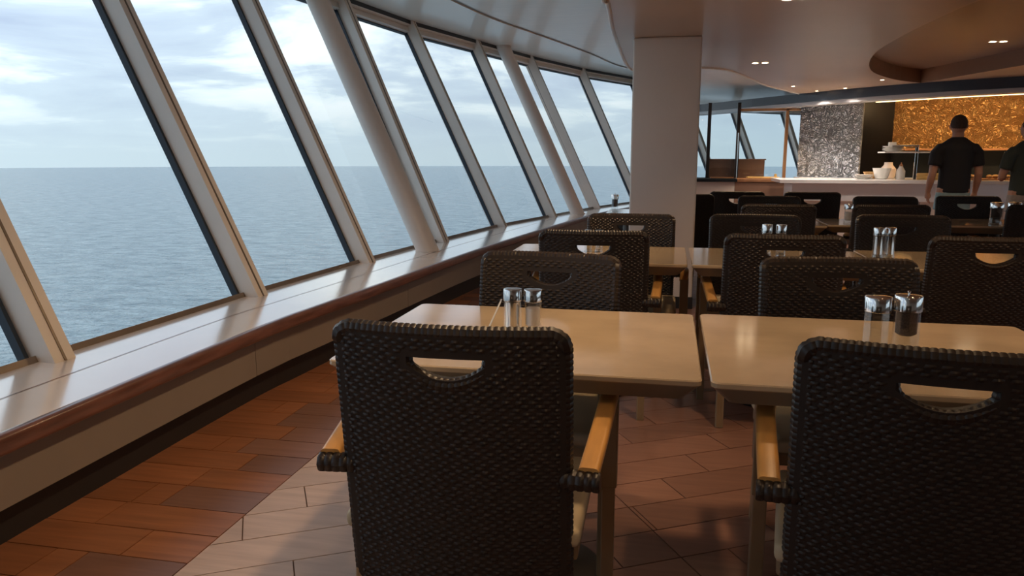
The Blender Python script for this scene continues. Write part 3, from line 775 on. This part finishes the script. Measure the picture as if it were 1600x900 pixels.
# left station
st = empty('salad_station', (1.1, 12.6, 0), 0, 'low brown and beige buffet station with glass screens beyond the pillar', 'buffet station')
def srel(b, lo, hi, bev=.004): box(b, (lo[0]-1.1, lo[1]-12.6, lo[2]), (hi[0]-1.1, hi[1]-12.6, hi[2]), bevel=bev)
b = BM(); srel(b, (.05, 12.55, .86), (1.02, 13.4, .905)); obj('left_top', b, 'slate', st)
b = BM(); srel(b, (1.02, 12.60, .86), (1.90, 13.4, .905)); obj('wood_top', b, 'board', st)
b = BM(); srel(b, (.10, 12.62, 0), (.985, 13.3, .86)); obj('beige_panel', b, 'beige', st)
b = BM(); srel(b, (.99, 12.62, 0), (1.88, 13.3, .86)); obj('brown_panel', b, 'brownpanel', st)
b = BM(); srel(b, (.60, 13.30, .905), (1.50, 13.36, 1.20)); srel(b, (.60, 13.28, 1.195), (1.52, 13.38, 1.215)); obj('backboard', b, 'brownpanel', st)
for px_, w_, m_ in ((.585, .055, 'post'), (1.05, .055, 'post'), (1.80, .05, 'copper')):
    b = BM(); srel(b, (px_-w_/2, 13.2, .905), (px_+w_/2, 13.26, 2.12)); obj('post', b, m_, st)
b = BM(); srel(b, (1.0, 12.6, .905), (1.012, 12.64, 1.62)); obj('guard_post', b, 'chrome', st)
b = BM(); srel(b, (1.05, 13.20, 1.98), (2.0, 13.25, 2.02)); obj('top_rail', b, 'copper', st)
b = BM(); srel(b, (.40, 13.22, .91), (1.78, 13.23, 1.93), 0); obj('glass_screen', b, 'pane', st)
b = BM(); srel(b, (1.62, 12.95, .905), (1.66, 13.0, .98), .01); srel(b, (1.2, 12.9, .906), (1.7, 13.15, .93), .01); obj('serving_board', b, 'cheese', st)
b = BM(); srel(b, (.62, 12.8, .906), (.98, 13.0, .922), .006); obj('serving_board', b, 'board', st)

# sneeze guard on the counter
sg = empty('sneeze_guard', (3.03, 11.75, .9305), 0, 'steel framed glass shelf guard standing on the white counter', 'sneeze guard')
b = BM(); box(b, (.305, 0, 0), (.345, .03, .46), bevel=.004); obj('post', b, 'chrome', sg)
b = BM(); box(b, (.385, .30, 0), (.41, .33, .36), bevel=.004); obj('post', b, 'chrome', sg)
b = BM(); box(b, (-.10, -.02, .375), (.95, .36, .395), bevel=.003); obj('shelf', b, 'counter', sg)
b = BM(); box(b, (-.0, -.01, .462), (.345, .03, .485), bevel=.003); obj('top_rail', b, 'chrome', sg)
# things on the buffet
def thing_lathe(name, prof, m, loc, lab, cat, seg=24, grp=None):
    b = BM(); lathe(b, prof, seg); o = obj(name, b, m, smooth=True); o.location = loc; tag(o, lab, cat, grp); return o
CZ = .9315
for k in range(3):
    thing_lathe('plate', [(.07, 0), (.12, .012), (.13, .02), (.118, .018), (.06, .008), (.0001, .008)], 'white', (2.74, 12.0, CZ+k*.022), 'white plate of the stack by the grey relief, %s' % ('lowest', 'middle', 'topmost')[k], 'plate', grp='plates at the grey relief')
bw = thing_lathe('bowl', [(.06, 0), (.085, .01), (.125, .16), (.118, .16), (.08, .02), (.0001, .02)], 'white', (2.98, 12.0, CZ), 'large white ribbed bowl on the serving counter', 'bowl')
thing_lathe('bowl', [(.05, 0), (.09, .03), (.12, .10), (.11, .10), (.07, .03), (.0001, .02)], 'bread', (2.92, 12.30, CZ), 'small brown wooden bowl behind the white ribbed bowl', 'bowl')
thing_lathe('jug', [(.08, 0), (.10, .03), (.11, .14), (.06, .20), (.055, .24), (.05, .24), (.05, .2), (.0001, .1)], 'beige', (3.17, 12.42, CZ), 'pinkish round jug behind the ribbed bowl', 'jug')
bt = thing_lathe('squeeze_bottle', [(.055, 0), (.06, .01), (.06, .12), (.03, .17), (.022, .19), (.0001, .19)], 'white', (3.22, 11.95, CZ), 'pale squeeze bottle beside the guard post', 'bottle')
b = BM(); lathe(b, [(.024, .188), (.024, .205), (.009, .215), (.006, .24), (.0001, .242)], 16); obj('cap', b, 'board', bt, smooth=True)
for k in range(4):
    thing_lathe('cheese_round', [(.08, 0), (.085, .006), (.085, .038), (.08, .044), (.0001, .044)], 'cheese', (3.53+.19*(k // 2), 11.98, CZ+.0445*(k % 2)), '%s yellow cheese round of the %s stack behind the man in black' % (('lower', 'upper')[k % 2], ('left', 'right')[k // 2]), 'cheese', grp='yellow cheese rounds')
for k in range(3):
    thing_lathe('plate', [(.08, 0), (.14, .02), (.15, .028), (.135, .026), (.07, .01), (.0001, .01)], 'white', (3.10, 11.95, 1.3265+k*.024), 'white plate of the stack on the glass guard shelf, %s' % ('lowest', 'middle', 'topmost')[k], 'plate', grp='plates on the guard shelf')
b = BM(); box(b, (-.05, -.03, 0), (.05, .03, .055), bevel=.006); o = obj('card_holder', b, 'white'); o.location = (3.08, 11.95, 1.403); tag(o, 'small white card block on top of the guard shelf plates', 'card')
b = BM(); box(b, (0, 0, 0), (.75, .35, .02), bevel=.004); o = obj('bread_board', b, 'board'); o.location = (4.05, 11.8, CZ); tag(o, 'wooden board of bread between the two men', 'board')
for k in range(6):
    b = BM(); bmesh.ops.create_icosphere(b, subdivisions=2, radius=1, matrix=Matrix.Diagonal((.06+.015*(k % 2), .04, .028, 1)))
    o = obj('bread_roll', b, 'bread', smooth=True); o.location = (4.13+.115*k, 11.9+.08*(k % 2), CZ+.020+.0275); o.rotation_euler = (0, 0, k*.7)
    tag(o, ('first', 'second', 'third', 'fourth', 'fifth', 'sixth')[k]+' bread roll from the left on the board between the two men', 'bread', 'bread rolls on the board')
lampg = thing_lathe('decanter', [(.03, 0), (.05, .01), (.055, .06), (.02, .10), (.015, .13), (.0001, .13)], 'cheese', (4.22, 12.88, 1.3765), 'small round amber jar on the wooden shelf by the gold wall', 'jar')

# ------------------------------------------------------------------ downlights
def downlight(x, y, z=SZ, lab='', r=.032, watts=LAMP_W, fix=True, pair=True, tilt=0, tint=WARM):
    if fix:
        o = empty('downlight', (x, y, z), 0, lab, 'ceiling light', 'recessed ceiling downlights')
        for dx in ((-.048, .048) if pair else (0,)):
            b = BM(); lathe(b, [(r*1.35, -.004), (r*1.35, -.001), (r, -.001), (r, -.004)], 24, (dx, 0, 0), cap=False); strip(b, [(dx+r*1.35*math.cos(t*math.pi/12), r*1.35*math.sin(t*math.pi/12), -.004) for t in range(25)], [(dx+r*math.cos(t*math.pi/12), r*math.sin(t*math.pi/12), -.004) for t in range(25)])
            obj('trim_ring', b, 'lip', o)
            b = BM(); lathe(b, [(r, -.002), (r*.5, -.0018)], 24, (dx, 0, 0)); obj('lens', b, 'lamp_lens', o)
    L = bpy.data.lights.new('downlight_lamp', 'SPOT'); L.energy = watts; L.color = tint; L.spot_size = R(115); L.spot_blend = .8; L.shadow_soft_size = .06
    lo = bpy.data.objects.new('downlight_lamp', L); COL.objects.link(lo); lo.location = (x, y, z-.02); lo.rotation_euler = (0, R(tilt), 0)
for x, y, z, lab, w in (
    (.85, 8.42, SZ, 'paired downlight in the cream ceiling right of the pillar', 1), (.70, 5.08, SZ, 'paired downlight at the top picture edge right of the pillar', 1),
    (3.10, 8.60, SZ+.17, 'paired downlight inside the brown ceiling recess', 1)):
    downlight(x, y, z, lab, watts=LAMP_W*w)
for x, y, lab in ((1.59, 11.3, 'small downlight before the navy fascia, leftmost'), (2.05, 12.2, 'small downlight before the navy fascia, second'), (2.35, 11.75, 'small downlight before the navy fascia, third'), (2.55, 10.6, 'small downlight before the navy fascia, nearest')):
    downlight(x, y, SZ, lab, r=.022, watts=LAMP_W*1.7, pair=False, tint=(1, .86, .74))
OUT = ['beside the nearest window, just behind the viewer', 'just behind the viewer on the right', 'above the gap behind the two front tables', 'above the second row right table',
       'above the left front table', 'above the second row left table', 'above the space right of the front tables', 'above the right end of the counter aisle', 'above the far right dining area',
       'well behind the viewer near the windows', 'well behind the viewer in the middle', 'well behind the viewer near the right wall']
k = 0
for x, y in ((-.15, .7), (1.1, .9), (.55, 2.75), (1.9, 3.2), (-.17, 2.2), (-.2, 4.3), (3.2, 1.6), (5.2, 7.5), (5.8, 3.5), (-.1, -1.5), (2.2, -1.5), (5.0, -1.5)):
    downlight(x, y, SZ, 'paired downlight in the cream ceiling '+OUT[k], watts=LAMP_W*(.7 if k == 0 else 1.25 if x < 0 and y > -1 else (.35 if y < 1.5 and x < 3 else 1)), tilt=(34 if x < 0 and y > -1 else 0)); k += 1
# buffet glow
for x, y in ((4.0, 12.1), (5.2, 11.7), (6.6, 11.5)):
    L = bpy.data.lights.new('led_wash', 'AREA'); L.shape = 'RECTANGLE'; L.size = 1.1; L.size_y = .05; L.energy = 14; L.color = (1, .64, .30)
    lo = bpy.data.objects.new('led_wash', L); COL.objects.link(lo); lo.location = (x, y+.25, 2.06); lo.rotation_euler = (R(55), 0, R(-6))
L = bpy.data.lights.new('station_lamp', 'SPOT'); L.energy = 30; L.color = WARM; L.spot_size = R(90); L.shadow_soft_size = .05
lo = bpy.data.objects.new('station_lamp', L); COL.objects.link(lo); lo.location = (1.4, 13.0, 2.1)

# ------------------------------------------------------------------ people
def skin_obj(name, chains, m, parent, lv=2):
    verts, edges, rad, roots = [], [], [], []
    key = {}
    for ch in chains:
        prev = None
        for p, r in ch:
            kk = tuple(round(c, 4) for c in p)
            if kk in key: i = key[kk]
            else:
                i = len(verts); verts.append(p); rad.append(r if isinstance(r, tuple) else (r, r)); key[kk] = i
            if prev is not None and prev != i: edges.append((prev, i))
            prev = i
    me = bpy.data.meshes.new(name); me.from_pydata(verts, edges, []); me.materials.append(M[m])
    o = link(name, me, parent)
    md = o.modifiers.new('skin', 'SKIN'); md.use_smooth_shade = True
    sk = me.skin_vertices[0].data
    # components
    seen = set(); adj = {}
    for a, b_ in edges: adj.setdefault(a, []).append(b_); adj.setdefault(b_, []).append(a)
    for i in range(len(verts)):
        sk[i].radius = rad[i]; sk[i].use_root = False
        if i not in seen:
            sk[i].use_root = True; stck = [i]
            while stck:
                q = stck.pop()
                if q in seen: continue
                seen.add(q); stck += adj.get(q, [])
    sb = o.modifiers.new('smooth', 'SUBSURF'); sb.levels = lv; sb.render_levels = lv
    return o
def loft(bm, rings, seg=20):
    R_ = []
    for cx, cy, z, rx, ry in rings: R_.append([bm.verts.new((cx+rx*math.cos(2*math.pi*i/seg), cy+ry*math.sin(2*math.pi*i/seg), z)) for i in range(seg)])
    for A_, Z_ in zip(R_, R_[1:]):
        for i in range(seg): bm.faces.new((A_[i], A_[(i+1) % seg], Z_[(i+1) % seg], Z_[i]))
    bm.faces.new(R_[0][::-1]); bm.faces.new(R_[-1])
def limb(bm, pts, seg=14):
    n = len(pts); P = [Vector(p) for p, r in pts]; rings = []
    for i, (p, r) in enumerate(pts):
        d = (P[min(i+1, n-1)]-P[max(i-1, 0)]).normalized(); a = d.cross(Vector((0, 1, 0)) if abs(d.y) < .8 else Vector((1, 0, 0))).normalized(); c = d.cross(a)
        rings.append([bm.verts.new(P[i]+a*r*math.cos(2*math.pi*k/seg)+c*r*math.sin(2*math.pi*k/seg)) for k in range(seg)])
    for A_, Z_ in zip(rings, rings[1:]):
        for k in range(seg): bm.faces.new((A_[k], A_[(k+1) % seg], Z_[(k+1) % seg], Z_[k]))
    bm.faces.new(rings[0][::-1]); bm.faces.new(rings[-1])
def fuse(o, vox=.012):
    m = o.modifiers.new('fuse', 'REMESH'); m.mode = 'VOXEL'; m.voxel_size = vox; m.use_smooth_shade = True
    s_ = o.modifiers.new('smooth', 'SMOOTH'); s_.factor = .6; s_.iterations = 4
def person(loc, rz, lab, shirt, shorts, armL, armR, turn=0, H=1.0, wide=1.0):
    root = empty('person', loc, rz, lab, 'person'); root.scale = (wide, wide, H)
    # figure faces +Y; the whole body is one fused surface
    b = BM()
    loft(b, [(0, 0, .84, .15, .10), (0, 0, .95, .162, .108), (0, 0, 1.08, .148, .10), (0, 0, 1.22, .165, .11), (0, 0, 1.34, .18, .11), (0, -.005, 1.43, .15, .085), (0, 0, 1.485, .070, .062), (0, .012, 1.56, .062, .062), (0, .015, 1.64, .060, .060)])
    ct, st_ = math.cos(R(turn)), math.sin(R(turn))
    def hd(x, y, z): y0 = .015; x *= 1.10; z = 1.79+(z-1.81)*1.02; y = y0+(y-y0)*1.08; return (x*ct-(y-y0)*st_, y0+x*st_+(y-y0)*ct, z-.02)
    k0 = len(b.verts)
    rr = bmesh.ops.create_icosphere(b, subdivisions=3, radius=1, matrix=Matrix.Translation((0, .022, 1.69)) @ Matrix.Diagonal((.078, .097, .118, 1)))['verts']
    b.verts.ensure_lookup_table()
    for v in b.verts[k0:]:
        if v.co.z < 1.66: v.co.x *= 1-(1.66-v.co.z)*2.2; v.co.y += (1.66-v.co.z)*.12
    def sph(c, r, sc): 
        return bmesh.ops.create_icosphere(b, subdivisions=2, radius=1, matrix=Matrix.Translation(c) @ Matrix.Diagonal((sc[0]*r, sc[1]*r, sc[2]*r, 1)))['verts']
    for s_ in (-1, 1): sph((s_*.080, .018, 1.682), .03, (.45, .6, 1))
    sph((0, .118, 1.672), .018, (.8, 1.1, 1.5))
    b.verts.ensure_lookup_table()
    for v in b.verts[k0:]: v.co = Vector(hd(*v.co))
    for s_, arm in ((-1, armL), (1, armR)):
        sh_, el, wr, hn = arm; mid = tuple(Vector(el).lerp(Vector(wr), .35))
        limb(b, [((s_*.12, -.005, 1.39), .062), (sh_, .060), (tuple(Vector(sh_).lerp(Vector(el), .5)), .052), (el, .043), (mid, .044), (wr, .028), (tuple(Vector(wr).lerp(Vector(hn), .5)), .036), (hn, .034)])
        W_, H_ = Vector(wr), Vector(hn); d = (H_-W_).normalized(); sd = Vector((0, 1, 0)) if abs(d.y) < .8 else Vector((0, 0, 1)); sd = (sd-d*sd.dot(d)).normalized(); inn = Vector((-s_, 0, 0))
        for f_ in range(4):
            o0 = H_+sd*(.030-.020*f_); ln = (.034, .040, .037, .028)[f_]
            p1 = o0+d*ln; p2 = p1+(d*.8+inn*.5)*ln*.6; p3 = p2+(d*.4+inn*.9)*ln*.5
            limb(b, [(tuple(o0-d*.01), .0095), (tuple(p1), .0092), (tuple(p2), .0085), (tuple(p3), .0075)], 8)
        t0 = W_+d*.03+sd*.022; limb(b, [(tuple(t0), .012), (tuple(t0+sd*.025+d*.02), .011), (tuple(t0+sd*.03+d*.045+inn*.008), .009)], 8)
        limb(b, [((s_*.085, 0, .92), .10), ((s_*.10, .0, .78), .088), ((s_*.112, .01, .62), .070), ((s_*.118, .018, .50), .056), ((s_*.122, -.012, .37), .058), ((s_*.128, -.02, .18), .040), ((s_*.13, -.02, .06), .038)])
    bo = obj('body', b, 'skin', root, smooth=True); fuse(bo, .008)
    b = BM(); rr = bmesh.ops.create_icosphere(b, subdivisions=3, radius=1, matrix=Matrix.Translation((0, .012, 1.712)) @ Matrix.Diagonal((.083, .099, .102, 1)))['verts']
    rr = list(b.verts)
    for v in rr:
        lo_ = 1.615 if v.co.y < .0 else (1.66 if v.co.y < .05 else 1.735)
        if v.co.z < lo_: v.co.z = lo_+(v.co.z-lo_)*.1; v.co.x *= .90; v.co.y = v.co.y*.90
        if v.co.y > .095: v.co.y = .095
    for v in rr: v.co = Vector(hd(*v.co))
    obj('hair', b, 'hair', root, smooth=True)
    for s_ in (-1, 1):
        b = BM(); rr = bmesh.ops.create_icosphere(b, subdivisions=2, radius=.012, matrix=Matrix.Translation((s_*.030, .108, 1.695)))['verts']
        for v in b.verts: v.co = Vector(hd(*v.co))
        obj('eye', b, 'white', root, smooth=True)
    b = BM(); box(b, (-.024, .095, 1.628), (.024, .112, 1.637), bevel=.003)
    for v in b.verts: v.co = Vector(hd(*v.co))
    obj('mouth', b, 'board', root)
    # t-shirt
    b = BM(); loft(b, [(0, 0, .865, .186, .128), (0, 0, .98, .180, .128), (0, 0, 1.12, .178, .126), (0, 0, 1.25, .192, .130), (0, 0, 1.37, .207, .128), (0, -.005, 1.435, .190, .105), (0, 0, 1.485, .12, .084), (0, 0, 1.515, .074, .070)])
    for s_, arm in ((-1, armL), (1, armR)):
        sh_, el, wr, hn = arm; m_ = Vector(sh_).lerp(Vector(el), .62)
        limb(b, [((s_*.11, -.005, 1.375), .082), ((sh_[0]*.85, sh_[1], 1.365), .082), (sh_, .076), (tuple(m_), .072)])
    fuse(obj('shirt', b, shirt, root, smooth=True), .012)
    b = BM(); loft(b, [(0, 0, .80, .165, .118), (0, 0, .88, .176, .122), (0, 0, .97, .170, .118)])
    for s_ in (-1, 1): limb(b, [((s_*.085, 0, .86), .105), ((s_*.098, 0, .76), .102), ((s_*.110, .008, .655), .096)])
    fuse(obj('shorts', b, shorts, root, smooth=True), .012)
    for s_ in (-1, 1):
        b = BM(); box(b, (s_*.14-.05, -.09, 0), (s_*.14+.05, .20, .07), bevel=.025, seg=3); obj('shoe', b, 'shoe', root, smooth=True)
    return root
person((3.19, 9.70, 0), R(2), 'man in black t-shirt and light blue shorts, back to us, arms hanging', 'shirt_black', 'shorts_blue',
       ((-.225, -.01, 1.33), (-.262, -.03, 1.09), (-.275, .03, .87), (-.265, .04, .80)), ((.225, -.01, 1.33), (.255, -.03, 1.09), (.262, .05, .87), (.252, .065, .80)), turn=-12, H=.975, wide=.95)
person((3.93, 9.70, 0), R(10), 'man in dark green t-shirt and grey shorts at the right picture edge', 'shirt_green', 'shorts_grey',
       ((-.225, -.01, 1.33), (-.28, .02, 1.08), (-.16, .22, 1.06), (-.10, .28, 1.07)), ((.225, -.01, 1.33), (.28, .02, 1.08), (.15, .24, 1.05), (.09, .29, 1.06)), turn=15, H=.95, wide=.93)
